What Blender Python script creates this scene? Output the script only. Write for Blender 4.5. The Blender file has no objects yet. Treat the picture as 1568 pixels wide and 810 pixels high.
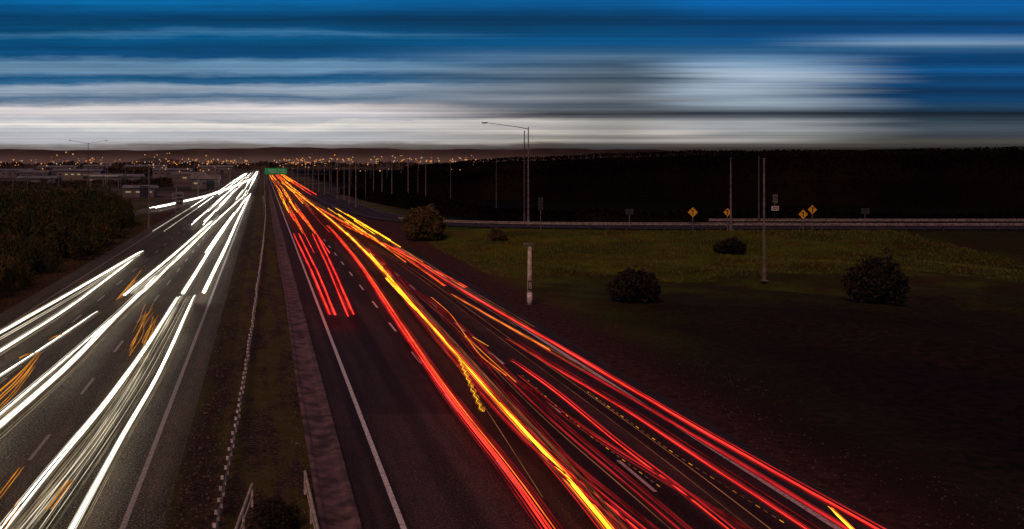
import bpy, math, random
import numpy as np
from mathutils import Vector, Matrix
random.seed(7); rng=np.random.default_rng(7)
H=9.0; F=1600.0; U0=403.0; V0=248.0
S=bpy.context.scene
S.view_settings.view_transform='Standard'; S.view_settings.look='None'; S.view_settings.exposure=0
# survey helper: plan position of a point of height z read off the photograph's calibration
def G(u,v,z=0.0):
    k=(H-z)/(v-V0); return ((u-U0)*k, F*k, z)
def lin(c):
    return tuple(((x/255)/12.92 if x/255<=0.04045 else ((x/255+0.055)/1.055)**2.4) for x in c)
# ---------------- node helpers
class NT:
    def __init__(s,nt): s.nt=nt; s.n=nt.nodes; s.l=nt.links
    def new(s,t,**k):
        n=s.n.new(t)
        for a,b in k.items(): setattr(n,a,b)
        return n
    def put(s,i,v):
        if isinstance(v,bpy.types.NodeSocket): s.l.new(v,i)
        else: i.default_value=v
    def m(s,op,a,b=None,c=None,clamp=False):
        n=s.new('ShaderNodeMath',operation=op,use_clamp=clamp); s.put(n.inputs[0],a)
        if b is not None: s.put(n.inputs[1],b)
        if c is not None: s.put(n.inputs[2],c)
        return n.outputs[0]
    def mix(s,f,a,b,bt='MIX'):
        n=s.new('ShaderNodeMix',data_type='RGBA',blend_type=bt); s.put(n.inputs[0],f)
        for i,v in ((6,a),(7,b)):
            if isinstance(v,tuple) and len(v)==3: v=(*v,1)
            s.put(n.inputs[i],v)
        return n.outputs[2]
    def mr(s,v,a,b,c=0.0,d=1.0,sm=True):
        n=s.new('ShaderNodeMapRange',interpolation_type='SMOOTHSTEP' if sm else 'LINEAR')
        s.put(n.inputs[0],v)
        for i,x in enumerate((a,b,c,d)): n.inputs[i+1].default_value=x
        return n.outputs[0]
    def comb(s,x,y,z):
        n=s.new('ShaderNodeCombineXYZ')
        for i,v in enumerate((x,y,z)): s.put(n.inputs[i],v)
        return n.outputs[0]
    def noise(s,vec,scale,detail=4,rough=.55):
        n=s.new('ShaderNodeTexNoise'); s.put(n.inputs['Vector'],vec)
        n.inputs['Scale'].default_value=scale; n.inputs['Detail'].default_value=detail; n.inputs['Roughness'].default_value=rough
        return n.outputs[0]
    def pos(s):
        g=s.new('ShaderNodeNewGeometry'); x=s.new('ShaderNodeSeparateXYZ'); s.l.new(g.outputs['Position'],x.inputs[0])
        return g.outputs['Position'],x.outputs[0],x.outputs[1],x.outputs[2]
def newmat(name):
    m=bpy.data.materials.new(name); m.use_nodes=True; t=NT(m.node_tree)
    return m,t,t.n['Principled BSDF']
def mat(name,c1,c2=None,rough=.8,scale=3,metal=0,bump=0,spec=.3,detail=5):
    m,t,b=newmat(name); p,x,y,z=t.pos()
    if c2 is None: c2=tuple(v*.6 for v in c1)
    n=t.noise(p,scale,detail); f=t.mr(n,.35,.65)
    t.put(b.inputs['Base Color'],t.mix(f,c1,c2)); b.inputs['Roughness'].default_value=rough
    b.inputs['Metallic'].default_value=metal; b.inputs['Specular IOR Level'].default_value=spec
    if bump:
        bn=t.new('ShaderNodeBump'); bn.inputs['Strength'].default_value=bump; bn.inputs['Distance'].default_value=.05
        t.put(bn.inputs['Height'],n); t.put(b.inputs['Normal'],bn.outputs[0])
    return m
def emit(name,col,st,var=.0):
    m=bpy.data.materials.new(name); m.use_nodes=True; t=NT(m.node_tree); t.n.clear()
    o=t.new('ShaderNodeOutputMaterial'); e=t.new('ShaderNodeEmission'); t.l.new(e.outputs[0],o.inputs[0])
    e.inputs[0].default_value=(*col,1)
    if var:
        p,x,y,z=t.pos(); n=t.noise(t.comb(t.m('MULTIPLY',x,3.0),t.m('MULTIPLY',y,.12),0.0),1.0,4,.7)
        t.put(e.inputs[1],t.mr(n,.35,.65,st*(1-var),st*(1+var)))
    else: e.inputs[1].default_value=st
    return m
# ---------------- mesh helpers
def link(o): S.collection.objects.link(o); return o
def mesh(name,vs,fs,m=None,parent=None,smooth=False):
    me=bpy.data.meshes.new(name); me.from_pydata([tuple(map(float,v)) for v in vs],[],fs); me.update()
    if smooth: me.polygons.foreach_set('use_smooth',[True]*len(me.polygons))
    o=link(bpy.data.objects.new(name,me))
    if m: me.materials.append(m)
    if parent: o.parent=parent
    return o
def empty(name,loc=(0,0,0)):
    o=link(bpy.data.objects.new(name,None)); o.location=loc; o.empty_display_size=.3; return o
class MB:
    def __init__(s): s.v=[]; s.f=[]
    def box(s,c,d,rz=0):
        b=len(s.v); ca,sa=math.cos(rz),math.sin(rz)
        for dx,dy,dz in ((-1,-1,-1),(1,-1,-1),(1,1,-1),(-1,1,-1),(-1,-1,1),(1,-1,1),(1,1,1),(-1,1,1)):
            x,y=dx*d[0]/2,dy*d[1]/2
            s.v.append((c[0]+x*ca-y*sa,c[1]+x*sa+y*ca,c[2]+dz*d[2]/2))
        for q in ((0,3,2,1),(4,5,6,7),(0,1,5,4),(1,2,6,5),(2,3,7,6),(3,0,4,7)): s.f.append(tuple(b+i for i in q))
        return s
    def tube(s,pts,rs,n=8):
        pts=[Vector(p) for p in pts]; b=len(s.v)
        for i,p in enumerate(pts):
            d=(pts[min(i+1,len(pts)-1)]-pts[max(i-1,0)]).normalized()
            a=d.cross(Vector((0,1,0)) if abs(d.y)<.9 else Vector((1,0,0))).normalized(); c=d.cross(a)
            r=rs[i] if hasattr(rs,'__len__') else rs
            for k in range(n):
                t=2*math.pi*k/n; s.v.append(tuple(p+a*math.cos(t)*r+c*math.sin(t)*r))
        for i in range(len(pts)-1):
            for k in range(n):
                k2=(k+1)%n; s.f.append((b+i*n+k,b+i*n+k2,b+(i+1)*n+k2,b+(i+1)*n+k))
        s.f.append(tuple(b+k for k in range(n))[::-1]); s.f.append(tuple(b+(len(pts)-1)*n+k for k in range(n)))
        return s
    def obj(s,name,m,parent=None,smooth=False): return mesh(name,s.v,s.f,m,parent,smooth)
def quads(name,C,size,m,parent=None,up=0.0,aspect=.55):
    """many small leaf-shaped faces as one mesh"""
    C=np.asarray(C,float); n=len(C); size=np.broadcast_to(size,(n,))
    a=rng.normal(size=(n,3)); a[:,2]+=up*2; a/=np.linalg.norm(a,axis=1)[:,None]
    b=rng.normal(size=(n,3)); b-=a*(a*b).sum(1)[:,None]; b/=np.linalg.norm(b,axis=1)[:,None]
    a=a*size[:,None]; b=b*size[:,None]*aspect
    V=np.empty((n,4,3)); V[:,0]=C-a; V[:,1]=C+b*.9; V[:,2]=C+a; V[:,3]=C-b
    V=V.reshape(-1,3)
    me=bpy.data.meshes.new(name); me.vertices.add(n*4); me.vertices.foreach_set('co',V.ravel())
    me.loops.add(n*4); me.loops.foreach_set('vertex_index',np.arange(n*4,dtype=np.int32))
    me.polygons.add(n); me.polygons.foreach_set('loop_start',np.arange(0,n*4,4,dtype=np.int32))
    me.update(calc_edges=True); me.validate()
    me.materials.append(m); o=link(bpy.data.objects.new(name,me))
    if parent: o.parent=parent
    return o
def blob(c,r,n,shell=.5):
    d=rng.normal(size=(n,3)); d/=np.linalg.norm(d,axis=1)[:,None]
    k=(shell+(1-shell)*rng.random(n)**.5)*(1+.18*np.sin(d[:,0]*5+c[0])+.15*np.sin(d[:,2]*7+c[1]))
    return np.array(c)+d*k[:,None]*np.array(r)
# ================= WORLD / SKY
W=bpy.data.worlds.new('World'); S.world=W; W.use_nodes=True; t=NT(W.node_tree); t.n.clear()
wo=t.new('ShaderNodeOutputWorld'); bg=t.new('ShaderNodeBackground'); t.l.new(bg.outputs[0],wo.inputs[0])
tc=t.new('ShaderNodeTexCoord'); sx=t.new('ShaderNodeSeparateXYZ'); t.l.new(tc.outputs['Generated'],sx.inputs[0])
x,y,z=sx.outputs
# cloud bands lie parallel to X on a flat layer: constant z/y
ay=t.m('MAXIMUM',t.m('ABSOLUTE',y),.12); e=t.m('DIVIDE',z,ay); s=t.m('DIVIDE',x,ay)
soft=t.mr(s,.05,.40,1.0,.06)
wv=t.comb(t.m('MULTIPLY',s,5.0),t.m('MULTIPLY',e,45.0),0.0)
n1=t.m('SUBTRACT',t.noise(wv,1.0,7,.64),.5)
ed=t.m('ADD',e,t.m('MULTIPLY',t.m('MULTIPLY',n1,.024),soft))
tt=t.m('DIVIDE',ed,.16)
def ramp(stops):
    r=t.new('ShaderNodeValToRGB'); t.l.new(tt,r.inputs[0]); cr=r.color_ramp
    st=sorted([((248-v)/256,c) for v,c in stops]); 
    cr.elements[0].position=max(0,st[0][0]); cr.elements[0].color=(*lin(st[0][1]),1)
    cr.elements[1].position=min(1,st[-1][0]); cr.elements[1].color=(*lin(st[-1][1]),1)
    for p,c in st[1:-1]:
        el=cr.elements.new(p); el.color=(*lin(c),1)
    return r.outputs[0]
RL=ramp([(248,(75,62,60)),(232,(85,74,72)),(222,(125,118,116)),(214,(180,180,184)),(203,(178,180,186)),(192,(226,220,212)),(184,(172,174,182)),(174,(204,199,201)),(164,(214,206,206)),(157,(140,150,166)),(149,(75,108,138)),(141,(135,152,170)),(134,(146,162,180)),(126,(46,98,138)),(118,(14,78,122)),(108,(100,136,166)),(98,(92,132,164)),(88,(8,75,122)),(72,(0,66,110)),(60,(0,80,126)),(52,(48,104,146)),(44,(0,72,116)),(28,(0,56,95)),(12,(0,80,132)),(0,(0,96,154))])
RC=ramp([(248,(40,32,32)),(228,(52,44,42)),(221,(82,74,70)),(216,(170,163,155)),(210,(128,124,120)),(204,(198,191,183)),(196,(165,162,160)),(186,(192,188,182)),(180,(92,92,98)),(174,(46,48,55)),(168,(100,107,117)),(160,(76,88,103)),(150,(134,141,151)),(142,(86,98,113)),(132,(113,125,139)),(120,(58,82,103)),(110,(96,117,138)),(98,(48,82,112)),(88,(84,118,150)),(78,(34,88,130)),(66,(0,80,130)),(48,(0,64,108)),(30,(0,52,90)),(12,(0,74,127)),(0,(0,86,144))])
RR=ramp([(248,(34,30,30)),(228,(48,43,42)),(221,(78,74,72)),(215,(158,156,152)),(208,(122,123,124)),(198,(148,151,155)),(186,(156,160,165)),(180,(92,98,106)),(173,(34,42,53)),(166,(118,132,146)),(158,(148,163,177)),(148,(130,148,166)),(138,(158,174,190)),(126,(140,160,180)),(114,(163,181,198)),(102,(136,164,190)),(90,(100,136,170)),(80,(48,98,142)),(66,(8,80,132)),(48,(0,60,106)),(32,(0,57,102)),(14,(0,84,147)),(0,(0,96,168))])
RQ=ramp([(248,(16,16,18)),(228,(28,28,29)),(216,(75,75,72)),(208,(52,60,66)),(196,(66,78,90)),(184,(44,60,74)),(173,(12,27,41)),(164,(28,64,94)),(152,(6,60,102)),(140,(0,44,80)),(130,(4,64,110)),(118,(0,54,97)),(106,(6,80,136)),(96,(0,58,104)),(84,(0,62,110)),(74,(46,98,143)),(66,(118,150,180)),(60,(82,123,165)),(50,(5,70,124)),(36,(0,56,102)),(20,(0,78,136)),(0,(0,90,157))])
def su(u): return (u-U0)/F
sj=t.m('ADD',s,t.m('MULTIPLY',t.m('SUBTRACT',t.noise(t.comb(t.m('MULTIPLY',s,1.5),t.m('MULTIPLY',e,120.0),3.0),1.0,3,.6),.5),.20))
col=t.mix(t.mr(sj,su(480),su(850)),RL,RC)
col=t.mix(t.mr(sj,su(950),su(1110)),col,RR)
col=t.mix(t.mr(sj,su(1130),su(1420)),col,RQ)
veil=t.m('MULTIPLY',t.mr(s,su(800),su(940)),t.mr(s,su(1060),su(940))); veil=t.m('MULTIPLY',veil,t.mr(e,.115,.085))
col=t.mix(t.m('MULTIPLY',veil,.36),col,(.05,.065,.08))
f1=t.noise(t.comb(t.m('MULTIPLY',s,.8),t.m('MULTIPLY',e,520.0),0.0),1.0,4,.65)
f2=t.noise(t.comb(t.m('MULTIPLY',s,3.5),t.m('MULTIPLY',e,70.0),7.0),1.0,7,.62)
k=t.m('MULTIPLY',t.mr(f1,.3,.7,.80,1.2,False),t.mr(f2,.3,.7,.84,1.2,False))
fade=t.mr(e,.16,.55,1.0,.10)
k=t.m('MULTIPLY',k,fade)
vm=t.new('ShaderNodeVectorMath',operation='SCALE'); t.l.new(col,vm.inputs[0]); t.l.new(k,vm.inputs['Scale'])
sk=t.new('ShaderNodeTexSky',sky_type='NISHITA'); sk.sun_disc=False; sk.sun_elevation=math.radians(2); sk.sun_rotation=math.radians(215)
v2=t.new('ShaderNodeVectorMath',operation='SCALE'); t.l.new(sk.outputs[0],v2.inputs[0]); v2.inputs['Scale'].default_value=.002
va=t.new('ShaderNodeVectorMath',operation='ADD'); t.l.new(vm.outputs[0],va.inputs[0]); t.l.new(v2.outputs[0],va.inputs[1])
t.l.new(va.outputs[0],bg.inputs[0]); bg.inputs[1].default_value=1.0
# dusk sun
L=bpy.data.lights.new('sun','SUN'); L.energy=1.35; L.angle=math.radians(28); L.color=(1,.56,.40)
lo=link(bpy.data.objects.new('sun',L)); lo.rotation_euler=(math.radians(48),0,math.radians(-30))
# ================= MATERIALS
def asphalt(name,a,b,chip,wt=.4):
    m,t,bs=newmat(name); p,x,y,z=t.pos()
    big=t.noise(t.comb(t.m('MULTIPLY',x,1.3),t.m('MULTIPLY',y,.045),0.0),1.0,6,.68)
    fine=t.noise(p,16,2,.6); sp=t.noise(p,34,1,.5)
    mid=t.noise(p,.9,6,.65); blot=t.noise(t.comb(x,t.m('MULTIPLY',y,.3),4.0),.5,4,.6)
    ax=t.m('SUBTRACT',t.m('ABSOLUTE',x),3.45)
    tr=t.m('COSINE',t.m('MULTIPLY',ax,2*math.pi/1.8))
    c=t.mix(t.mr(big,.36,.64),tuple(q*1.25 for q in a),b)
    c=t.mix(t.mr(tr,-.2,1,0,wt),c,tuple(q*.35 for q in b))
    c=t.mix(t.mr(mid,.45,.68,0,.5),c,tuple(q*.5 for q in b))
    c=t.mix(t.mr(blot,.56,.66,0,.45),c,tuple(q*.5 for q in b))
    c=t.mix(t.mr(fine,.46,.34,0,.65),c,(.005,.005,.005))
    c=t.mix(t.mr(fine,.56,.66,0,chip),c,tuple(min(1,q*3.6) for q in a))
    c=t.mix(t.mr(sp,.64,.72,0,chip),c,tuple(min(1,q*9) for q in a))
    t.put(bs.inputs['Base Color'],c); bs.inputs['Roughness'].default_value=.8; bs.inputs['Specular IOR Level'].default_value=.10
    bn=t.new('ShaderNodeBump'); bn.inputs['Strength'].default_value=.7; bn.inputs['Distance'].default_value=.03
    t.put(bn.inputs['Height'],fine); t.put(bs.inputs['Normal'],bn.outputs[0]); return m
M_asL=asphalt('asphalt_chipseal',(.068,.055,.040),(.034,.027,.021),.95)
M_asR=asphalt('asphalt_dark',(.044,.025,.026),(.025,.015,.016),.45,.6)
M_asP=asphalt('asphalt_patch',(.056,.032,.033),(.037,.022,.023),.6,.65)
def paint(name,a,b):
    m,t,bs=newmat(name); p,x,y,z=t.pos(); n=t.noise(p,9,5,.7)
    t.put(bs.inputs['Base Color'],t.mix(t.mr(n,.48,.64,0,.85),a,b)); bs.inputs['Roughness'].default_value=.6; return m
M_paint=paint('road_paint',(.72,.66,.67),(.15,.11,.11)); M_paintw=paint('worn_road_paint',(.26,.19,.18),(.05,.04,.035))
def ground_mat():
    m,t,b=newmat('ground_grass_gravel'); p,x,y,z=t.pos()
    ax=t.m('ABSOLUTE',x); n1=t.noise(p,.22,6,.6); n2=t.noise(p,2.5,6,.7); n3=t.noise(p,.02,4,.5); n4=t.noise(p,.09,5,.65)
    ax2=t.m('ADD',ax,t.m('MULTIPLY',t.m('SUBTRACT',n1,.5),7.0))
    grass=t.mix(t.mr(n2,.35,.68),(.050,.085,.006),(.15,.12,.014))
    grass=t.mix(t.mr(n1,.44,.64,0,.85),grass,(.080,.036,.010))
    grass=t.mix(t.mr(n4,.40,.60,0,.7),grass,(.022,.024,.005))
    gravel=t.mix(t.mr(n2,.35,.65),(.095,.038,.034),(.034,.015,.015))
    near=t.mix(t.mr(ax2,17.0,20.5),gravel,grass)
    dark=t.mix(t.mr(n2,.35,.65),(.006,.004,.005),(.024,.011,.012))
    olive=t.mix(t.mr(n2,.35,.65),(.010,.010,.004),(.034,.020,.010))
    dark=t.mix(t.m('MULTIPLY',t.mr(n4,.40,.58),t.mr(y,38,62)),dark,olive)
    # right side, nearer than the ramp: falloff into darkness painted as dark ground colour
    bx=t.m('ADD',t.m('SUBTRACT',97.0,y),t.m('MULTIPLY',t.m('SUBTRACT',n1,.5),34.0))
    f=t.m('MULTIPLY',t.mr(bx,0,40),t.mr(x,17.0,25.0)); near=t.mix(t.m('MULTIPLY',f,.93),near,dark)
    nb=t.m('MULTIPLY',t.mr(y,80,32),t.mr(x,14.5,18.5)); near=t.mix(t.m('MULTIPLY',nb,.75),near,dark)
    f=t.mr(t.m('ADD',x,t.m('MULTIPLY',n1,10.0)),42,96); near=t.mix(f,near,dark)  # fade to black further right, painted into the ground colour
    far=t.mix(t.mr(n3,.4,.6),(.12,.09,.085),(.045,.036,.034))  # far land kept pale and grey: haze put into its colour
    far=t.mix(t.mr(x,10,60),far,(.005,.004,.004))  # darkness of the right side painted into the far ground
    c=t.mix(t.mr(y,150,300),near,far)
    c=t.mix(t.m('MULTIPLY',t.mr(y,124,136),t.mr(x,22,32)),c,(.005,.004,.0035))  # darkness behind the ramp, painted as near-black ground
    t.put(b.inputs['Base Color'],c); b.inputs['Roughness'].default_value=.95; b.inputs['Specular IOR Level'].default_value=.03
    bn=t.new('ShaderNodeBump'); bn.inputs['Strength'].default_value=.9; bn.inputs['Distance'].default_value=.2
    t.put(bn.inputs['Height'],n2); t.put(b.inputs['Normal'],bn.outputs[0]); return m
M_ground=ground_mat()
def median_mat():
    m,t,b=newmat('median_gravel_moss'); p,x,y,z=t.pos()
    n2=t.noise(p,9,5,.8); n3=t.noise(p,1.7,5,.7); n1=t.noise(t.comb(x,t.m('MULTIPLY',y,.18),0.0),.9,5,.65)
    c=t.mix(t.mr(n2,.42,.60),(.012,.008,.006),(.15,.085,.062))
    c=t.mix(t.mr(n3,.44,.62,0,.7),c,(.028,.016,.011))
    c=t.mix(t.m('MULTIPLY',t.mr(n1,.44,.56,0,.85),t.mr(n2,.66,.44)),c,(.085,.075,.008))
    c=t.mix(t.m('MULTIPLY',t.mr(x,-1.2,-1.5),.45),c,(.018,.012,.012))
    t.put(b.inputs['Base Color'],c); b.inputs['Roughness'].default_value=.95; b.inputs['Specular IOR Level'].default_value=.08
    bn=t.new('ShaderNodeBump'); bn.inputs['Strength'].default_value=1; bn.inputs['Distance'].default_value=.08
    t.put(bn.inputs['Height'],n2); t.put(b.inputs['Normal'],bn.outputs[0]); return m
M_med=median_mat()
M_conc=mat('weathered_concrete',(.18,.10,.105),(.05,.03,.033),.9,1.3,bump=.5,detail=9)
M_steel=mat('galvanised_steel',(.27,.22,.20),(.13,.10,.10),.6,4)
M_dsteel=mat('dark_steel',(.05,.042,.04),(.02,.018,.018),.6,4)
M_white=mat('white_reflective_paint',(.72,.63,.59),(.36,.30,.28),.5,6)
M_pole=mat('grey_pole_paint',(.17,.135,.12),(.09,.07,.065),.6,3)
M_dpole=mat('dull_pole_paint',(.07,.052,.047),(.04,.03,.028),.6,3)
M_palepole=mat('pale_concrete_pole',(.50,.42,.37),(.28,.23,.20),.8,5,bump=.2)
M_yel=mat('yellow_sign_face',(.80,.40,.03),(.6,.28,.02),.5,5)
M_blk=mat('black_print',(.01,.01,.01),(.015,.015,.015),.6,5)
M_green=mat('green_sign_face',(.01,.42,.15),(.01,.32,.10),.5,1)
M_leafD=mat('dark_leaf',(.006,.006,.003),(.018,.010,.006),.8,.5)
M_leafB=mat('brown_green_leaf',(.038,.040,.009),(.115,.058,.018),.8,.8)
def reed():
    m,t,b=newmat('reed_and_shrub_leaf'); p,x,y,z=t.pos()
    n=t.noise(p,.30,5,.6); n2=t.noise(p,1.6,4,.7)
    c=t.mix(t.mr(n2,.35,.65),(.010,.016,.005),(.036,.044,.012))
    c=t.mix(t.m('MULTIPLY',t.mr(n,.48,.60),t.mr(n2,.40,.62)),c,(.13,.058,.020))
    c=t.mix(t.mr(x,-26,-17,0,.2),c,(.07,.036,.014))
    t.put(b.inputs['Base Color'],c); b.inputs['Roughness'].default_value=.8; b.inputs['Specular IOR Level'].default_value=.15; return m
M_leafL=reed()
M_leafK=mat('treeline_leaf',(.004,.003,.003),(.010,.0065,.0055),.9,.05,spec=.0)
M_leafH=mat('distant_leaf',(.035,.028,.024),(.065,.046,.038),.9,.05,spec=.0)  # lifted greyish tone puts distance haze into the leaf colour
M_bark=mat('bark',(.05,.035,.025),(.03,.02,.015),.9,5)
M_grass=mat('grass_blade',(.050,.082,.006),(.14,.105,.016),.8,.6)
M_grassL=mat('verge_grass_blade',(.035,.048,.006),(.09,.060,.012),.8,.6)
M_wall=mat('warehouse_wall',(.15,.125,.115),(.08,.068,.064),.8,.2)
M_roof=mat('metal_roof',(.24,.205,.20),(.13,.115,.115),.5,.3)
M_win=emit('lit_window',(1,.70,.40),.28)
M_glass=mat('dark_glass',(.02,.02,.03),(.03,.03,.04),.2,1)
def hillm():
    m,t,b=newmat('distant_hill'); p,x,y,z=t.pos()
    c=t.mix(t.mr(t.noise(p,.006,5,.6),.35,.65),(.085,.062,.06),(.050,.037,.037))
    c=t.mix(t.mr(z,45,5),c,(.20,.16,.155)); c=t.mix(t.mr(x,500,1900),c,(.014,.010,.010))  # haze painted as a paler foot, right-hand darkness painted in along x
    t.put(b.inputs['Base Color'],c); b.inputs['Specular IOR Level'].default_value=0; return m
M_hill=hillm()
M_lamp=emit('sodium_lamp',(1,.42,.10),1.1)
M_unlit=mat('unlit_lens',(.12,.10,.09),(.1,.08,.07),.5,3)
M_lampw=emit('white_lamp',(1,.85,.65),.9)
# ================= GROUND
RAMP=np.array([(420,126,1.6),(200,121,1.6),(95,118,1.6),(60,118,1.6),(42,119,1.6),(32,122.5,1.4),(25,132,1.0),(20.5,155,.45),(18,190,.05),(16.6,250,0),(15.6,320,0)],float)
def resample(P,step):
    d=np.r_[0,np.cumsum(np.linalg.norm(np.diff(P[:,:2],axis=0),axis=1))]; q=np.arange(0,d[-1],step)
    R=np.stack([np.interp(q,d,P[:,i]) for i in range(P.shape[1])],1)
    k=np.ones(9)/9
    for i in range(P.shape[1]):
        pad=np.r_[[R[0,i]]*4,R[:,i],[R[-1,i]]*4]; R[:,i]=np.convolve(pad,k,'valid')
    return R
RS=resample(RAMP,2.0)
def sstep(a,b,x):
    q=np.clip((x-a)/(b-a),0,1); return q*q*(3-2*q)
def gz(X,Y):
    X=np.asarray(X,float); Y=np.asarray(Y,float); sh=X.shape; X=X.ravel(); Y=Y.ravel()
    h=np.zeros(len(X))
    sel=np.where((X>5)&(Y>50)&(Y<420)&(X<520))[0]
    for i in range(0,len(sel),20000):
        q=sel[i:i+20000]
        D=(X[q,None]-RS[None,:,0])**2+(Y[q,None]-RS[None,:,1])**2
        j=D.argmin(1); d=np.sqrt(D[np.arange(len(q)),j])
        h[q]=RS[j,2]*(1-sstep(5.5,24,d))-.06*(d<4.6)
    und=(.35*np.sin(X*.21+1)*np.sin(Y*.13)+.2*np.sin(X*.5+Y*.31))*sstep(17,30,np.abs(X))*(1-sstep(95,112,Y))
    return (h+und-.04).reshape(sh)
xs=np.unique(np.r_[-4000,-2500,-1500,-900,-600,-400,-300,-200,-150,np.arange(-120,-20,5),np.arange(-20,100,1.5),np.arange(100,260,6),300,400,600,900,1500,2500,4000])
ys=np.unique(np.r_[-300,-100,-40,0,10,np.arange(16,170,1.5),np.arange(170,330,6),380,450,600,900,1400,2200,3500,6000])
XX,YY=np.meshgrid(xs,ys); ZZ=gz(XX,YY)
V=np.stack([XX,YY,ZZ],-1).reshape(-1,3); nx=len(xs)
Fq=[(j*nx+i,j*nx+i+1,(j+1)*nx+i+1,(j+1)*nx+i) for j in range(len(ys)-1) for i in range(nx-1)]
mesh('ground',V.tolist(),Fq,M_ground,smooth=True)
def strip(name,x0,x1,z,m,y0=-20,y1=2200,parent=None,n=40):
    yy=np.linspace(0,1,n)**2*(y1-y0)+y0; v=[];f=[]
    for q in yy: v+= [(x0,q,z),(x1,q,z)]
    for i in range(n-1): f.append((2*i,2*i+1,2*i+3,2*i+2))
    return mesh(name,v,f,m,parent)
strip('southbound_carriageway_road',-15.6,-2.45,0.0,M_asL)
strip('northbound_carriageway_road',2.4,15.4,0.0,M_asR)
strip('asphalt_patch_road',3.62,7.0,.004,M_asP,-20,37.3)
# median bed, slightly domed
v=[];f=[];yy=np.linspace(0,1,60)**2*2200-20
xsn=[-2.45,-2.2,-1.2,0,1.0,1.38]; zz=[.0,.05,.10,.14,.10,.06]
for q in yy:
    for a,b in zip(xsn,zz): v.append((a,q,b-.0))
for i in range(59):
    for j in range(5): f.append((i*6+j,i*6+j+1,i*6+j+7,i*6+j+6))
mesh('median_ground',v,f,M_med)
# concrete drain strip w/ kerb
v=[];f=[]; prof=[(1.38,-.02),(1.38,.13),(1.5,.13),(1.6,.07),(2.1,.05),(2.25,.12),(2.4,.12),(2.402,-.02)]
for q in yy:
    for a,b in prof: v.append((a+.05*math.sin(q*.11)*(q<200)*(1 if a<2.3 else 0),q,b))
for i in range(59):
    for j in range(7): f.append((i*8+j,i*8+j+1,i*8+j+9,i*8+j+8))
mesh('concrete_kerb_channel',v,f,M_conc)
# markings
rm=empty('road_markings')
def line(x,w,m,y0=-20,y1=1500,name='edge_line'): strip(name,x-w/2,x+w/2,.009,m,y0,y1,rm,30)
line(-14.1,.15,M_paintw); line(-3.45,.15,M_paintw); line(3.45,.15,M_paint); line(14.1,.2,M_paint)
for xx,mm in ((-10.7,M_paintw),(-7.05,M_paintw),(7.05,M_paint),(10.7,M_paint)):
    mb=MB()
    for kk in range(-3,120):
        yc=39+9*kk+(3 if xx<0 else 0); 
        b=len(mb.v); mb.v+=[(xx-.06,yc-1.5,.009),(xx+.06,yc-1.5,.009),(xx+.06,yc+1.5,.009),(xx-.06,yc+1.5,.009)]; mb.f.append((b,b+1,b+2,b+3))
    mb.obj('lane_dashes',mm,rm)
# ramps
def road_poly(name,P,w,m,dz=.02,paint=True):
    R=resample(np.array(P,float),2.0); T=np.gradient(R[:,:2],axis=0); T/=np.linalg.norm(T,axis=1)[:,None]; N=np.stack([-T[:,1],T[:,0]],1)
    def st(nm,o0,o1,z,mm,par=None):
        v=[];f=[]
        for r,n in zip(R,N): v+=[(r[0]+n[0]*o0,r[1]+n[1]*o0,r[2]+z),(r[0]+n[0]*o1,r[1]+n[1]*o1,r[2]+z)]
        for i in range(len(R)-1): f.append((2*i,2*i+1,2*i+3,2*i+2))
        return mesh(nm,v,f,mm,par)
    o=st(name,-w/2,w/2,dz,m)
    if paint:
        st('ramp_edge_line',-w/2+.35,-w/2+.5,dz+.006,M_paintw,rm); st('ramp_edge_line',w/2-.5,w/2-.35,dz+.006,M_paintw,rm)
    return R,N
R1,N1=road_poly('on_ramp_road',RAMP,7.0,M_asR)
OFF=[(-13.2,420,0.0),(-14.5,330,0),(-17,250,0),(-21,192,0),(-30,150,0),(-48,115,0),(-80,80,0)]
road_poly('off_ramp_road',OFF,5.5,M_asL,.006)
# ================= GUARDRAILS
def guardrail(name,P,z0=0.0,step=2.0,top=.75):
    root=empty(name,(P[0][0],P[0][1],0)); 
    loc=Vector(root.location)
    R=resample(np.array(P,float),step); T=np.gradient(R[:,:2],axis=0); T/=np.linalg.norm(T,axis=1)[:,None]; N=np.stack([-T[:,1],T[:,0]],1)
    prof=[(.0,-.155),(.045,-.12),(.045,-.06),(0,-.0),(.045,.06),(.045,.12),(0,.155)]
    v=[];f=[]
    for r,n in zip(R,N):
        for a,b in prof: v.append((r[0]+n[0]*a-loc.x,r[1]+n[1]*a-loc.y,r[2]+top-.155+b))
    for i in range(len(R)-1):
        for j in range(6): f.append((i*7+j,i*7+j+1,i*7+j+8,i*7+j+7))
    mesh('w_beam',v,f,M_steel,root)
    mb=MB()
    for r,n in zip(R[::1],N[::1]): mb.box((r[0]-n[0]*.12-loc.x,r[1]-n[1]*.12-loc.y,r[2]+top/2-.05),(.12,.14,top+.05))
    mb.obj('posts',M_dsteel,root); return root
P=[]
for r,n in zip(R1,N1):
    if 22<r[0]<400:
        off=n*4.1 if (n[1]<0 or (abs(n[1])<.2 and n[0]<0)) else -n*4.1
        P.append((r[0]+off[0],r[1]+off[1],r[2]))
guardrail('guardrail',P)
P2=[]
for r,n in zip(R1,N1):
    if 48<r[0]<400: P2.append((r[0],r[1]+4.2,r[2]))
guardrail('guardrail',P2)
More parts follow.
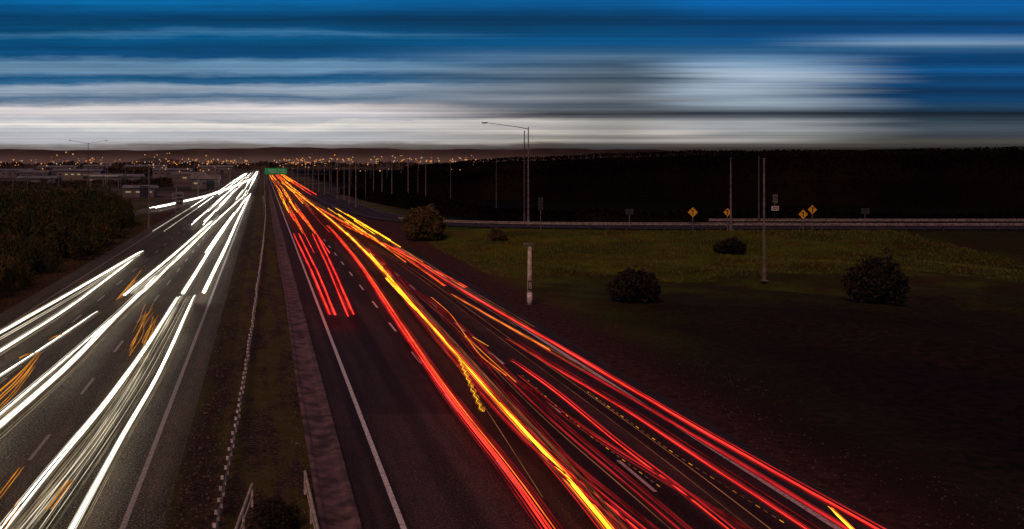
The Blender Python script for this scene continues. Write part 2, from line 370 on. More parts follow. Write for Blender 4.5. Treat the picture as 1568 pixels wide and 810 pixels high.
# median barrier
bp=[(-1.15,10),(-1.12,24),(-.85,35),(-.6,52),(-.3,80),(.0,110),(.35,160),(.45,260),(.5,500),(.5,900)]
mbar=empty('median_cable_barrier')
posts=MB();caps=MB()
yb=np.r_[np.arange(12,120,.9),np.arange(120,300,2.0),np.arange(300,900,8)]
bx=np.interp(yb,[b[1] for b in bp],[b[0] for b in bp])
for a,b in zip(bx,yb):
    j=random.uniform(-.02,.02); lean=random.uniform(-.025,.025)
    posts.box((a+j,b,.38),(.045,.07,.66))
    caps.box((a+j+lean,b,.755),(.07,.06,.10)); caps.box((a+j+.06,b,.60),(.05,.03,.10))
posts.obj('posts',M_dsteel,mbar); caps.obj('reflective_caps',M_white,mbar)
cb=MB()
for zc in (.48,.58,.68):
    cb.tube([(a+.035,b,zc+.0) for a,b in zip(bx,yb)],.014,5)
cb.obj('cables',M_steel,mbar)
# crash-barrier end frame at the bottom of the median
fr=empty('steel_barrier_end_frame')
mb=MB()
a0=G(340,870,.7);a1=G(386,742,.7);b0=G(500,870,.7);b1=G(467,722,.7)
for p,q in ((a0,a1),(b0,b1)):
    mb.tube([p,q],.04,8); mb.tube([(p[0],p[1],.4),(q[0],q[1],.4)],.02,8)
    for kx in (0,.33,.66,1):
        c=[p[i]+(q[i]-p[i])*kx for i in range(3)]; mb.box((c[0],c[1],.38),(.06,.06,.58))
mb.obj('rails',M_palepole,fr)
# ================= STONES / LITTER in median and verge
def stones(name,n,x0,x1,y0,y1,s0,s1,m,zf):
    X=rng.uniform(x0,x1,n); Y=y0+(y1-y0)*rng.random(n)**1.6; sz=s0+(s1-s0)*rng.random(n)**2.5
    base=np.array([(1,0,0),(-.5,.87,0),(-.5,-.87,0),(0,0,.9),(0,0,-.5)]); fc=[(0,1,3),(1,2,3),(2,0,3),(1,0,4),(2,1,4),(0,2,4)]
    v=[];f=[]
    for i in range(n):
        a=rng.uniform(0,6.28); ca,sa=math.cos(a),math.sin(a); b=len(v)
        for q in base: v.append((X[i]+(q[0]*ca-q[1]*sa)*sz[i],Y[i]+(q[0]*sa+q[1]*ca)*sz[i]*rng.uniform(.7,1.2),zf(X[i],Y[i])+q[2]*sz[i]))
        f+= [tuple(b+k for k in t) for t in fc]
    return mesh(name,v,f,m)
M_stone=mat('stones',(.16,.095,.07),(.035,.024,.02),.9,3)
stones('median_gravel',11000,-2.4,1.35,18,100,.010,.055,M_stone,lambda x,y:.085)
M_stone2=mat('verge_stones',(.10,.05,.045),(.03,.016,.016),.9,3)
stones('verge_gravel',4500,15.5,20.5,22,130,.015,.055,M_stone2,lambda x,y:-.03)
# ================= SHRUBS
def bush(name,x,y,w,h,n,m,leaf=.12,z0=None):
    z0=float(gz(np.array([x]),np.array([y]))[0]) if z0 is None else z0
    r=empty(name,(x,y,z0)); st=MB(); pts=[]
    k=11
    for i in range(k):
        a=i*2.4; rr=w*.32*math.sqrt((i+.5)/k); cx,cy=rr*math.cos(a),rr*math.sin(a); cz=h*(.38+.38*random.random())*(1-.35*rr/(w*.3))
        st.tube([(cx*.1,cy*.1,-.1),(cx*.5,cy*.5,cz*.5),(cx,cy,cz)],[.06,.04,.02],6)
        q=random.uniform(.15,.26); pts.append(blob((cx,cy,cz),(w*q,w*q,h*q*1.25),n//k,.3))
    pts.append(blob((0,0,h*.22),(w*.42,w*.42,h*.22),n//3,.5))
    Pn=np.concatenate(pts); Pn=Pn[Pn[:,2]>0]
    st.obj('stems',M_bark,r); quads('foliage',Pn,rng.uniform(leaf*.6,leaf*1.3,len(Pn)),m,r); return r
x,y,_=G(653,373); bush('shrub',x,y,5.3,4.4,11000,M_leafB,.14)
x,y,_=G(762,369,.6); bush('shrub',x,y,2.4,1.6,2500,M_leafB,.1)
for (u,v,w,h) in ((975,462,3.6,2.6),(1120,392,3,1.7),(1345,470,4,3.6)):
    x,y,_=G(u,v); bush('shrub',x,y,w,h,5000,M_leafD,.12)
x,y,_=G(428,815); bush('median_shrub',x,y,1.15,.8,3500,M_leafD,.04,.1)
# left shrub mass
pts=[]
for i in range(340):
    y=rng.uniform(40,175); x0=-17.0-1.0*(1 if y<90 else -.3)-rng.exponential(9); 
    if x0<-48: continue
    xo=np.interp(y,[40,110,150,180],[0,0,-2.5,-8]); x0+=xo if y>110 else 0
    depth=(-17-x0); h=rng.uniform(1.0,2.6)+min(depth*.27,3.2); w=rng.uniform(.8,2.0)
    pts.append(blob((x0,y,h*.5),(w,w,h*.6),560,.4))
Pn=np.concatenate(pts); Pn=Pn[Pn[:,2]>-.02]
quads('shrub_mass',Pn,rng.uniform(.08,.28,len(Pn)),M_leafL,up=.8,aspect=.3)
# grass tufts
n=30000; X=18+50*rng.random(n)**1.15; Y=82+31*rng.random(n)**.9
quads('grass',np.stack([X,Y,gz(X,Y)+.06],1),rng.uniform(.07,.24,n),M_grass,up=1.3,aspect=.12)
n=10000; X=-15.7-3.2*rng.random(n); Y=28+130*rng.random(n)
quads('verge_grass',np.stack([X,Y,gz(X,Y)+.05],1),rng.uniform(.06,.2,n),M_grassL,up=1.3,aspect=.12)
# ================= TREELINES
def treeline(name,P,h0,h1,m,n,leaf,thick=8,core=.80,fs=1.0):
    """P rows: x,y[,height scale]"""
    P=np.array([(*p,1.0)[:3] for p in P],float); R=resample(P,4.0); k=len(R)
    q=np.arange(k)*fs; hh=(h0+(h1-h0)*(.5+.22*np.sin(q*.31)+.16*np.sin(q*.83+1)+.12*np.sin(q*1.9+2)))*R[:,2]
    root=empty(name)
    v=[];f=[]
    T=np.gradient(R[:,:2],axis=0); T/=np.linalg.norm(T,axis=1)[:,None]; N=np.stack([-T[:,1],T[:,0]],1)
    for i in range(k):
        for o,zf in ((-thick*.5,-.5),(-thick*.4,.55),(0,1),(thick*.4,.55),(thick*.5,-.5)):
            v.append((R[i,0]+N[i,0]*o,R[i,1]+N[i,1]*o,max(-.5,hh[i]*core*zf)))
    for i in range(k-1):
        for j in range(4): f.append((i*5+j,i*5+j+1,i*5+j+6,i*5+j+5))
    mesh('inner_foliage',v,f,m,root)
    uu=rng.random(n)*(k-1); zz=rng.random(n)**.5; off=rng.normal(size=n)*thick*.38*(1.15-zz*.6)
    ii=np.arange(k); g=lambda a:np.interp(uu,ii,a)
    C=np.stack([g(R[:,0])+g(N[:,0])*off,g(R[:,1])+g(N[:,1])*off,g(hh)*zz*(1+.012*rng.normal(size=n))],1)
    quads('leaf_clumps',C,rng.uniform(leaf*.5,leaf*1.3,n),m,root,aspect=.7); return root
treeline('distant_treeline',[(30,300,.38),(48,262,.52),(68,240,.76),(92,228,.97),(140,215,1.0),(230,205),(420,200)],10.4,11.4,M_leafK,90000,.27,core=.9,fs=.5)
treeline('distant_treeline',[(30,520,.55),(44,430,.62),(70,380,.8),(120,330)],7,8,M_leafK,14000,.6)
treeline('distant_treeline',[(90,700,.3),(150,680,.62),(230,650,.85),(500,600)],17,19,M_leafK,20000,.7,14,fs=.5)
treeline('roadside_hedge',[(24,300,.6),(26,230),(33,170),(44,146),(70,140),(120,138),(220,140)],1.6,3.0,M_leafK,20000,.3,4)
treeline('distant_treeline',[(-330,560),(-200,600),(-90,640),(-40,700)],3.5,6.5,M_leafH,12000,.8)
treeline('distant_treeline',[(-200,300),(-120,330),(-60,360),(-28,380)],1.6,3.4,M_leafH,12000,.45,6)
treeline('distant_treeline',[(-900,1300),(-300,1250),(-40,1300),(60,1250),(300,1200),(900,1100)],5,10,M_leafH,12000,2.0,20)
treeline('distant_treeline',[(-160,215),(-95,225),(-50,235),(-34,250)],1.4,2.8,M_leafB,12000,.4,5)
# hills
def hill(name,y,x0,x1,hf,m):
    v=[];f=[];n=200
    for i in range(n):
        x=x0+(x1-x0)*i/(n-1); v+=[(x,y,-5),(x,y+60,hf(x)),(x,y+500,hf(x)*.9)]
    for i in range(n-1):
        for j in range(2): f.append((i*3+j,i*3+3+j,i*3+4+j,i*3+1+j))
    mesh(name,v,f,m,smooth=True)
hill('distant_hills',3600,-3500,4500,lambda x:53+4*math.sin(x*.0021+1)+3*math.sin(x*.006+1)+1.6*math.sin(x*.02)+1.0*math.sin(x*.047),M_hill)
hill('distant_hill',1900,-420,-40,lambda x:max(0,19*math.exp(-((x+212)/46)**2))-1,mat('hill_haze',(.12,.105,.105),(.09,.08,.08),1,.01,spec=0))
# ================= STREET LAMPS
def lamp(x,y,h,arms=(-1,),al=2.5,z=None,lit=True,r=.10,name='street_lamp',pm=None):
    z=float(gz(np.array([x]),np.array([y]))[0]) if z is None else z
    o=empty(name,(x,y,z)); mb=MB(); hd=MB(); le=MB(); pm=pm or M_pole
    mb.tube([(0,0,-.05),(0,0,.9),(0,0,.95),(0,0,h*.96)],[r*1.5,r*1.4,r,r*.5],8)
    mb.box((0,0,.03),(.45,.45,.08))
    for a in arms:
        mb.tube([(0,0,h*.94),(a*al*.3,0,h*.962),(a*al,0,h*1.0)],[r*.4,r*.3,r*.22],6)
        hd.box((a*(al+.3),0,h+.02),(.7,.26,.09)); le.box((a*(al+.3),0,h-.06),(.5,.2,.05))
    if not arms: mb.box((0,0,h*.965),(r*1.4,r*1.4,.1))
    mb.obj('pole',pm,o)
    if arms: hd.obj('lamp_head',pm,o); le.obj('lens',M_lamp if lit else M_unlit,o)
    return o
for (u,vb,vt,arms,al,z,lt) in ((809,345,188,(-1,),4.8,1.6,0),(760,325,235,(),2,0,0),(652,307,248,(-1,),1.2,0,1),(625,312,238,(-1,),1.2,0,1),
    (585,305,250,(-1,),1,0,1),(560,308,246,(),2,0,0),(545,318,242,(-1,),1.2,0,1),(535,312,250,(),2,0,0),(517,305,242,(-1,),1.5,0,1),(497,298,246,(-1,),2,0,1),(479,292,247,(-1,),2,0,1),
    (467,287,248,(-1,),2,0,1),(456,282,249,(-1,),2,0,1),(447,278,250,(-1,),2,0,1),(1170,430,236,(),1,0,0),(1119,352,238,(),1,1.6,0),(1162,345,236,(),1,1.6,0),(803,340,196,(),1,1.6,0),
    (506,300,250,(-1,),1,0,1),(527,306,252,(),1,0,0),(572,303,249,(-1,),1,0,1),(600,308,252,(),1,0,0),(640,312,252,(),1,0,0),(690,318,248,(),1,0,0),(488,294,252,(),1,0,0),(472,289,253,(),1,0,0),
    (228,350,250,(-1,),1.6,0,0),(135,300,215,(-1,1),4.5,0,0),(42,305,262,(1,),2,0,0),(90,300,246,(1,),2,0,1),(270,330,270,(),1,0,0),(303,305,250,(1,),2,0,1),
    (165,290,246,(1,),2,0,1),(330,290,250,(1,),2,0,1),(352,283,251,(1,),2,0,1),(20,290,246,(1,),2,0,1),(205,282,247,(1,),2,0,1),(250,285,250,(1,),2,0,1),(70,284,240,(1,),2,0,1),(192,290,250,(1,),2,0,1)):
    x,y,_=G(u,vb,z); h=(V0-vt)*y/F+H-z
    lamp(x,y,h,arms,al,z,bool(lt),r=.11 if y<200 else .13,name='street_lamp' if arms else 'utility_pole',pm=M_dpole if (u in (760,803,1162,560,690,640,135)) else M_pole)
# short pale post
x,y,_=G(811,466); z0=float(gz(np.array([x]),np.array([y]))[0]); o=empty('marker_post',(x,y,z0)); mb=MB()
mb.tube([(0,0,-.1),(0,0,1.55),(0,0,3.7)],[.16,.15,.12],12); mb.obj('post',M_palepole,o,True)
mb=MB(); mb.box((-.06,-.02,3.86),(.62,.3,.14)); mb.box((-.2,-.02,3.76),(.2,.2,.1)); mb.obj('camera_bracket',M_pole,o)
mb=MB(); mb.box((0,-.17,1.25),(.26,.02,.62)); mb.obj('plate',M_dsteel,o)
mb=MB()
for zz in (1.08,1.25,1.42): mb.box((.0,-.186,zz),(.13,.006,.035))
for xx,zz in ((-.05,1.25),(.05,1.335),(.05,1.165)): mb.box((xx,-.187,zz),(.03,.006,.3 if xx<0 else .1))
mb.obj('letter',M_white,o); mb=MB(); mb.tube([(0,0,.0),(0,0,.8)],[.175,.17],12); mb.obj('base_sleeve',M_white,o,True)
# diamond signs
def diamond(u,v,s=.62,z=1.6,yy=None,arrow=0):
    x,y,_=G(u,352,z); zc=H-(v-V0)*y/F-z
    o=empty('warning_sign',(x,y,z)); mb=MB(); mb.tube([(0,.05,-.1),(0,.05,zc+s*.6)],.05,6); mb.obj('post',M_pole,o)
    b=[(0,0,zc-s),(s,0,zc),(0,0,zc+s),(-s,0,zc)]; bk=[(p[0],.02,p[2]) for p in b]
    mesh('face',b+bk,[(0,1,2,3),(7,6,5,4),(0,4,5,1),(1,5,6,2),(2,6,7,3),(3,7,4,0)],M_yel,o)
    mb=MB(); mb.box((0,-.006,zc-.05),(.1,.004,.5)); mb.box((.06*(1 if arrow else -1),-.006,zc+.2),(.3,.004,.09)); mb.obj('symbol',M_blk,o)
diamond(1061,325,.55); diamond(1114,325,.45); diamond(1230,328,.52); diamond(1244,321,.5,arrow=1)
def rsign(u,v,w,h,vb,z,fm,name='road_sign',posts=1,sym=None):
    x,y,_=G(u,vb,z); zc=H-(v-V0)*y/F-z; o=empty(name,(x,y,z)); mb=MB()
    for px in ((0,) if posts==1 else (-w*.35,w*.35)): mb.tube([(px,.06,-.1),(px,.06,zc+h*.5)],.045,6)
    mb.obj('posts',M_pole,o); mb=MB(); mb.box((0,0,zc),(w,.04,h)); mb.obj('panel',fm,o)
    mb=MB(); 
    for r_ in (-.22,.05,.28): mb.box((random.uniform(-.05,.05)*w,-.024,zc+r_*h),(w*.7,.004,h*.12))
    mb.obj('legend',sym or M_blk,o); return o
M_dimw=mat('dull_white_sign',(.16,.14,.13),(.10,.09,.09),.6,3)
M_faint=mat('dark_sign',(.05,.045,.045),(.03,.03,.03),.6,3)
rsign(1187,319,.8,.5,350,1.6,M_white); rsign(1187,304,.5,.9,350,1.6,M_dimw)
rsign(964,324,.9,.6,348,1.6,M_faint); rsign(1325,323,.9,.6,348,1.6,M_faint); rsign(828,312,.5,1.4,352,1.6,M_dsteel)
M_or=mat('orange_sign',(.6,.25,.05),(.5,.18,.04),.6,3)
rsign(62,306,2.4,1.2,322,0,M_dsteel,sym=M_or,posts=2); rsign(275,306,1.3,2.6,330,0,M_dimw,posts=2); rsign(268,300,1.0,1.2,322,0,M_dimw)
# green gantry sign
x,y,_=G(422,262,6.6); o=empty('overhead_gantry_sign',(0,y,0)); mb=MB()
for px in (1.2,17.5): mb.tube([(px,0,-.05),(px,0,7.4)],.2,8)
for zz in (5.8,7.2): mb.tube([(1.2,0,zz),(17.5,0,zz)],.09,6)
for i in range(16): mb.tube([(1.2+i*1.02,0,5.8+(i%2)*1.4),(1.2+(i+1)*1.02,0,5.8+((i+1)%2)*1.4)],.05,5)
mb.obj('gantry_frame',M_dsteel,o); mb=MB(); mb.box((3.3,-.2,6.6),(5.8,.08,1.6)); mb.obj('sign_panel',M_green,o)
mb=MB()
for a,b,c in ((2.2,6.9,2.2),(4.6,6.9,1.6),(2.6,6.35,2.6),(5.0,6.35,1.2)): mb.box((a+.2,-.25,b),(c,.01,.14))
mb.obj('legend',M_white,o)
x,y,_=G(404,330); o=empty('median_sign',(x,y,.1)); mb=MB(); mb.tube([(0,0,0),(0,0,3.2)],.05,6); mb.obj('post',M_pole,o); mb=MB(); mb.box((0,-.07,2.6),(.5,.04,1.3)); mb.obj('panel',M_dimw,o)
# ================= BUILDINGS
def building(x,y,w,d,h,pitch,name='warehouse',lit=.5):
    o=empty(name,(x,y,0)); mb=MB(); mb.box((0,0,h/2-.1),(w,d,h+.2)); mb.obj('walls',M_wall,o)
    v=[(-w/2-.4,-d/2-.4,h+.12),(w/2+.4,-d/2-.4,h+.12),(w/2+.4,d/2+.4,h+.12),(-w/2-.4,d/2+.4,h+.12),(-w/2-.4,0,h+pitch),(w/2+.4,0,h+pitch)]
    mesh('roof',v,[(0,1,5,4),(2,3,4,5),(0,4,3),(1,2,5),(3,2,1,0)],M_roof,o)
    a=MB();b=MB(); k=max(3,int(w/3.2))
    for i in range(k):
        px=-w/2+(i+.5)*w/k; (a if random.random()<lit else b).box((px,-d/2-.02,h*.6),(w/k*.5,.05,h*.16))
    b.box((w*.2,-d/2-.02,1.4),(2.6,.06,2.8))
    if a.v: a.obj('lit_windows',M_win,o)
    b.obj('windows_and_door',M_glass,o)
for (u,v,w,d,h,p,l) in ((215,301,8,8,2.2,.8,.4),(178,284,20,12,3.4,1.0,.7),(60,286,14,10,3.0,1.0,.4),(315,289,9,8,3.2,1.6,.2),(120,274,26,16,4.2,1.2,.5),(20,272,24,16,4.0,1.2,.4),(265,272,22,14,4.2,1.2,.5),(225,264,36,20,5,1.6,.4),(330,266,26,16,5,1.6,.4),(90,264,34,20,4.5,1.6,.4),(55,275,14,10,3.6,1.4,.4),(290,279,14,9,3.4,1.2,.4),(150,268,18,12,6,1.2,.4)):
    x,y,_=G(u,v); building(x,y,w,d,h,p,lit=l*.6)
# service-station canopy
x,y,_=G(160,290); o=empty('service_station_canopy',(x,y,0)); mb=MB(); mb.box((0,0,4.8),(13,8,.6)); mb.obj('roof',M_roof,o); mb=MB()
for a in (-5,0,5):
    for b in (-3,3): mb.tube([(a,b,-.05),(a,b,4.5)],.16,6)
mb.obj('columns',M_pole,o); mb=MB(); mb.box((0,0,4.47),(10,5,.04)); mb.obj('ceiling_lights',M_lampw,o)
# city lights
mb=MB();mw=MB()
for i in range(380):
    y=random.uniform(330,1500); x=random.choice((random.uniform(-.27,.02),random.uniform(-.1,.06),random.uniform(-.02,.22)))*y; z=random.uniform(5,12.5) if x<.05*y or y<500 else random.uniform(9,13)
    if -14<x<14: x+=30*(1 if x>0 else -1)
    r=random.uniform(.00014,.00060)*y
    q=mb if random.random()<.8 else mw
    q.box((x,y,z),(r*2,r*2,r*1.6)); q.box((x,y,z-r),(r*1.2,r*1.2,r*.9))
ro=empty('distant_town_lights'); mb.obj('sodium_lamps',emit('sodium_far',(1,.40,.12),.7),ro); mw.obj('white_lamps',emit('white_far',(1,.8,.6),.4),ro)
mb=MB()
for i in range(150):
    y=random.uniform(300,1400); x=random.uniform(-.27,.18)*y
    if -16<x<16: continue
    mb.tube([(x,y,0),(x,y,random.uniform(6,13))],.0001*y+.03,5)
mb.obj('distant_lamp_posts',M_pole)
# ================= LIGHT TRAILS
class Trails:
    def __init__(s,root,name,m):
        c=bpy.data.curves.new(name,'CURVE'); c.dimensions='3D'; c.bevel_depth=1.0; c.bevel_resolution=1; c.use_fill_caps=True
        s.c=c; c.materials.append(m); s.o=link(bpy.data.objects.new(name,c)); s.o.parent=root
    def add(s,P,R):
        sp=s.c.splines.new('POLY'); sp.points.add(len(P)-1)
        sp.points.foreach_set('co',np.c_[P,np.ones(len(P))].ravel()); sp.points.foreach_set('radius',np.broadcast_to(R,(len(P),)).astype(float))
HT=empty('headlight_trails'); TT=empty('taillight_trails')
TW=Trails(HT,'white_streaks',emit('headlight_white',(1,.94,.84),4.5,.35))
TWm=Trails(HT,'soft_white_streaks',emit('headlight_soft',(1,.88,.66),.70,.4))
TWd=Trails(HT,'dim_white_streaks',emit('headlight_dim',(.9,.72,.44),.22,.65))
TA=Trails(HT,'amber_streaks',emit('indicator_amber',(1,.35,.025),.75,.6))
TR=Trails(TT,'red_streaks',emit('taillight_red',(1.0,.030,.018),2.5,.55))
TRm=Trails(TT,'soft_red_streaks',emit('taillight_soft',(1.0,.032,.035),.55,.55))
TRd=Trails(TT,'dim_red_streaks',emit('taillight_dim',(1.0,.05,.055),.14,.75))
TO=Trails(TT,'orange_streaks',emit('taillight_orange',(1.0,.18,.02),1.5,.5))
TY=Trails(TT,'yellow_streaks',emit('indicator_yellow',(1.0,.44,.02),2.6,.5))
TOd=Trails(TT,'dim_orange_streaks',emit('marker_dim_orange',(1.0,.34,.14),.16,.65))
def path(pts,z,ext=True,n=60):
    p=sorted(pts,key=lambda q:q[1]); u=np.array([a for a,b in p],float); v=np.array([b for a,b in p],float)
    if ext and v[-1]>795:   # carry on toward / below the bridge
        sl=(u[-1]-u[-2])/(v[-1]-v[-2]); u=np.r_[u,u[-1]+sl*300]; v=np.r_[v,v[-1]+300]
    if ext and u.min()<5 and v[np.argmin(u)]>300 and v[-1]<795:
        sl=(u[-1]-u[-2])/(v[-1]-v[-2]); u=np.r_[u,u[-1]+sl*250]; v=np.r_[v,v[-1]+250]
    q=np.linspace(0,1,n)**1.3*(v[-1]-v[0])+v[0]; uu=np.interp(q,v,u)
    pad=5; ker=np.hanning(2*pad+3)[1:-1]; ker/=ker.sum()
    ext_u=np.r_[uu[0]-(uu[1:pad+1]-uu[0])[::-1],uu,uu[-1]+(uu[-1]-uu[-pad-1:-1][::-1])]; uu=np.convolve(ext_u,ker,'valid')
    k=(H-z)/(q-V0); return np.stack([(uu-U0)*k,F*k,np.full(n,z)],1)
def bundle(T,pts,offs,z=.65,r=.05,zj=.04,rj=.3):
    for o in offs:
        P=path(pts,z); P=P.copy(); P[:,0]+=o; P[:,2]+=random.uniform(-zj,zj)
        ph=random.uniform(0,6); P[:,0]+=.012*np.sin(P[:,1]*.11+ph)
        R=np.full(len(P),r*random.uniform(1-rj,1+rj))*(1+P[:,1]/500)
        R[:6]*=np.linspace(.25,1,6); 
        T.add(P,R)
def car(T,Ts,Td,pts,w=.16,z=.65,r=.03,n=2,halo=3):
    """a lamp's streak: bright filaments with fainter filaments beside them"""
    offs=np.linspace(-w/2,w/2,n) if n>1 else [0.]
    bundle(T,pts,offs,z,r)
    bundle(Ts,pts,[-w/2-.06,w/2+.06],z,r*.55)
    bundle(Td,pts,[random.choice((-1,1))*(w/2+.11+.09*i+random.uniform(0,.06)) for i in range(halo)],z-.03,r*.40)
A=[(-5,655),(100,565),(180,482),(245,422),(340,330),(380,296)]
car(TW,TWm,TWd,A,.16,r=.024,n=3,halo=4)
car(TW,TWm,TWd,[(-5,637),(90,557),(185,475),(240,421)],.05,r=.020,n=1)
car(TW,TWm,TWd,[(-5,512),(110,447),(219,384)],.10,r=.025,n=2,halo=2); car(TW,TWm,TWd,[(-5,540),(100,475),(214,390)],.1,r=.026,n=1,halo=3); bundle(TWm,[(-5,522),(110,456),(219,387)],(-.1,.1),.65,.018)
car(TW,TWm,TWd,[(-5,578),(70,530),(150,477)],0,r=.016,n=1,halo=2)
car(TW,TWm,TWd,[(8,803),(80,712),(150,632),(215,545),(274,453)],.11,r=.026,n=2,halo=3)
car(TW,TWm,TWd,[(112,806),(190,662),(240,580),(299,452)],.06,r=.028,n=2,halo=2)
bundle(TWm,[(60,806),(150,680),(215,582),(287,452)],(-.25,.02,.2),.65,.014); bundle(TWd,[(60,806),(150,680),(215,582),(287,452)],(-.35,-.12,.1,.3,.4),.6,.012)
bundle(TWd,[(30,806),(120,700),(190,600),(275,452)],(-.15,.0,.1,.2,.3),.6,.013); bundle(TWm,[(35,806),(125,700),(195,600),(278,452)],(0,.14),.6,.014)
car(TW,TWm,TWd,[(280,449),(320,385),(350,340),(380,300)],.12,r=.034,n=2,halo=2); car(TW,TWm,TWd,[(312,448),(345,380),(365,335),(384,296)],.14,r=.040,n=3,halo=1)
car(TW,TWm,TWd,[(190,452),(260,395),(325,338)],.1,r=.026,n=2); bundle(TWm,[(200,450),(275,390),(335,330)],(0,.2,.4),.65,.022)
car(TW,TWm,TWd,[(316,387),(340,352),(360,325)],.2,r=.036,n=3,halo=1)
car(TW,TWm,TWd,[(219,447),(247,420)],.08,r=.034,n=2,halo=1)
# off-ramp trails
OF=np.array([(-6.4,520,.7),(-8.5,420,.7),(-11.5,330,.7),(-14,260,.7),(-19.5,196,.7),(-21.5,182,.7)],float)
for o in (0,.5,1.1): P=resample(OF,4.0); P[:,0]+=o; (TW if o!=.5 else TWm).add(P,.065)
# amber
for pts in ([(-5,612),(25,585),(60,540)],[(-5,600),(30,570),(58,540)],[(-5,760),(30,715)],[(178,458),(198,435),(216,413)],[(0,806),(30,760)],[(-5,625),(20,600),(50,560)],[(70,780),(105,735)],[(182,455),(205,428)]): bundle(TA,pts,(0,.12),.8,.012)
for i in range(18):
    u=random.uniform(193,222); v=random.uniform(490,545); L_=random.uniform(18,48); P=path([(u,v),(u+L_*.5,v-L_)],.8,False,14)
    P[:,0]+=.05*np.sin(np.linspace(0,random.uniform(2,5),14)+i); TA.add(P,.009)
for u,v in ((75,520),(30,548)): TA.add(path([(u,v),(u+10,v-6),(u+25,v-8)],.8,False,10),.02)
# distant white stream
for i in range(40):
    lane=random.choice((-5.2,-5.2,-8.9,-8.9,-12.4)); y0=random.uniform(120,620); y1=min(1350,y0*random.uniform(1.2,1.9))
    yy_=np.linspace(y0,y1,14); T_=random.choice((TW,TW,TWm,TWd))
    for o in (-.7,.7):
        T_.add(np.stack([lane+o+.3*np.sin(yy_*.012+i)+random.uniform(-.1,.1),yy_,np.full(14,.65)],1),random.uniform(.03,.06)*(1+y0/600))
# --- red side
for pts in ([(449,357),(478,418),(505,482)],[(457,357),(487,418),(513,482)],[(478,357),(505,415),(533,483)],[(484,357),(512,415),(541,482)]):
    bundle(TR,pts,(0,),.8,.026); bundle(TRm,pts,(-.06,.06),.76,.02); bundle(TRd,pts,(-.12,.12),.7,.018)
Aa=[(500,345),(545,395),(583,452),(620,508),(660,568),(712,640),(772,712),(838,806)]
bundle(TR,Aa,(-.09,.03),.75,.023); bundle(TO,Aa,(.10,),.8,.010); bundle(TRm,Aa,(-.15,-.03,.15),.72,.016); bundle(TRd,Aa,(-.24,.22,.3),.7,.016)
Ab=[(430,280),(480,315),(530,356),(568,393),(620,455),(680,520),(740,590),(800,658),(862,722),(930,806)]
bundle(TY,Ab,(0,.045),.8,.021); bundle(TO,Ab,(-.07,.11),.77,.016); bundle(TOd,Ab,(-.2,.2,.3,.4),.8,.014); bundle(TRm,Ab,(-.14,-.2,.17),.7,.018)
Ac=[(560,378),(600,425),(640,478),(700,548),(760,618),(830,690),(900,748),(970,806)]
bundle(TRd,Ac,(-.32,-.2,-.1,.1,.24,.35,.5),.75,.022); bundle(TRm,Ac,(0,.17,-.26),.75,.018); bundle(TR,Ac,(.04,),.75,.011)
Ad=[(780,550),(850,598),(950,682),(1040,748),(1112,806)]; bundle(TR,Ad,(0,),.75,.014); bundle(TRm,Ad,(-.05,.06),.75,.011); bundle(TRd,Ad,(.12,-.12),.75,.016)
Ae=[(640,452),(700,500),(770,575),(850,652),(960,745),(1030,806)]; bundle(TRd,Ae,(0,.12,.24,.35),.75,.022); bundle(TRm,Ae,(.06,),.75,.013); bundle(TOd,Ae,(-.1,),.9,.010)
Af=[(600,377),(655,412),(715,450),(850,526),(985,607),(1150,702),(1338,806)]
bundle(TR,Af,(-.02,.05),.75,.020); bundle(TRm,Af,(-.08,.11),.75,.015); bundle(TRd,Af,(-.17,.18),.7,.016)
Af2=[(690,450),(800,515),(900,572),(1000,630),(1130,708),(1290,806)]; bundle(TRm,Af2,(0,.06),.7,.016); bundle(TRd,Af2,(-.12,.15),.7,.016); bundle(TO,[(690,450),(760,490),(840,535)],(0,.06),.75,.018); bundle(TOd,[(690,450),(760,490),(900,568)],(-.12,.18),.75,.018)
Ag=[(775,518),(860,570),(960,628),(1060,695),(1230,806)]; bundle(TR,Ag,(0,),.75,.016); bundle(TRm,Ag,(-.05,.05),.75,.013); bundle(TRd,Ag,(-.14,.14,.25),.75,.016)
bundle(TRd,[(720,545),(800,590),(900,665),(1000,728),(1130,806)],(0,.12,.24),.75,.02); bundle(TRm,[(790,575),(900,665),(1000,728)],(.06,),.75,.012)
bundle(TOd,[(560,372),(640,420),(760,510),(900,610),(1050,720),(1160,806)],(-.2,.2),.9,.009)
bundle(TOd,[(640,480),(700,560),(760,650),(830,760)],(0,),1.2,.009)
bundle(TY,[(1268,775),(1300,806)],(0,),.8,.022); bundle(TO,[(1268,775),(1300,806)],(.07,),.8,.015)
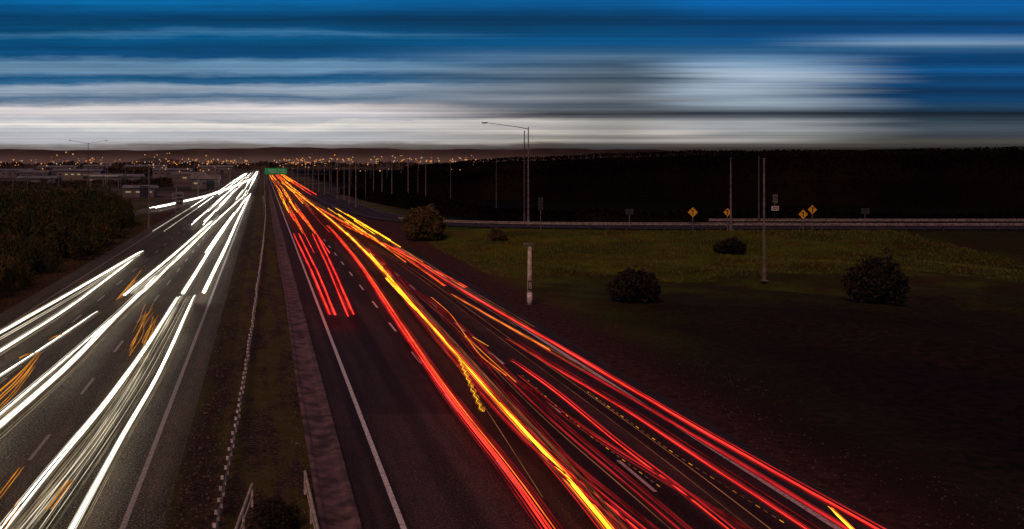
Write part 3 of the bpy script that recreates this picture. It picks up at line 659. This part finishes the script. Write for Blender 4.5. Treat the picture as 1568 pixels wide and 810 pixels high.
for pts in ([(545,352),(620,395),(680,438)],[(520,342),(600,380),(712,440)],[(470,308),(520,338),(590,375)],[(455,300),(530,342),(640,402)]): bundle(TO,pts,(0,),.75,.015); bundle(TR,pts,(.12,),.75,.013); bundle(TRd,pts,(-.12,.25),.75,.016)
bundle(TOd,[(460,300),(540,345),(620,388),(700,440),(800,500)],(-.3,0,.3,.6),.9,.013)
# yellow cores
for pts in ([(565,388),(600,430),(640,478)],[(590,425),(618,455),(636,474)],[(530,356),(560,386),(585,410)]): bundle(TY,pts,(0,.07),.85,.026)
for j in range(4):
    P=path([(700,545),(718,590),(736,630)],.9,False,60); q=np.linspace(0,1,60); P[:,0]+=.035*np.sin(q*70+j)+.045*j; (TY if j==1 else TA).add(P,.009)
for pts in ([(712,513),(735,545),(775,575)],[(724,516),(748,530)],[(712,515),(790,585)],[(660,455),(690,480),(712,513)]): P=path(pts,.9,False,24); (TA if random.random()<.5 else TO).add(P,.014)
bundle(TRd,[(520,345),(580,400),(640,450),(700,510),(760,590),(850,690),(950,806)],(0,.12,.25),.75,.016)
# dashes from rotating marker lamps
for pts,c in (([(700,560),(760,650),(830,760)],30),([(800,575),(900,665),(1010,745)],34),([(900,600),(1040,700),(1200,800)],34)):
    P=path(pts,1.0,False,c*2)
    for i in range(0,c*2-1,2): (TOd if i%3 else TA).add(P[i:i+2],.009)
for i in range(74):
    lane=random.choice((5.2,5.2,8.9,8.9,12.4,12.4)); y0=random.uniform(85,520); y1=min(1300,y0*random.uniform(1.2,2.0)); yy_=np.linspace(y0,y1,14)
    T_=random.choice((TR,TO,TO,TOd,TY,TY,TRd,TRm))
    for o in (-.7,.7):
        T_.add(np.stack([lane+o+.4*np.sin(yy_*.011+i),yy_,np.full(14,.75)],1),random.uniform(.016,.034)*(1+y0/280))
# ================= CAMERA
c=bpy.data.cameras.new('camera'); co=link(bpy.data.objects.new('camera',c)); co.location=(0,0,H); co.rotation_euler=(math.radians(90),0,0)
c.sensor_width=36; c.lens=36*F/1568; c.shift_x=(784-U0)/1568; c.shift_y=-(405-V0)/1568; c.clip_end=12000; c.clip_start=.1
S.camera=co
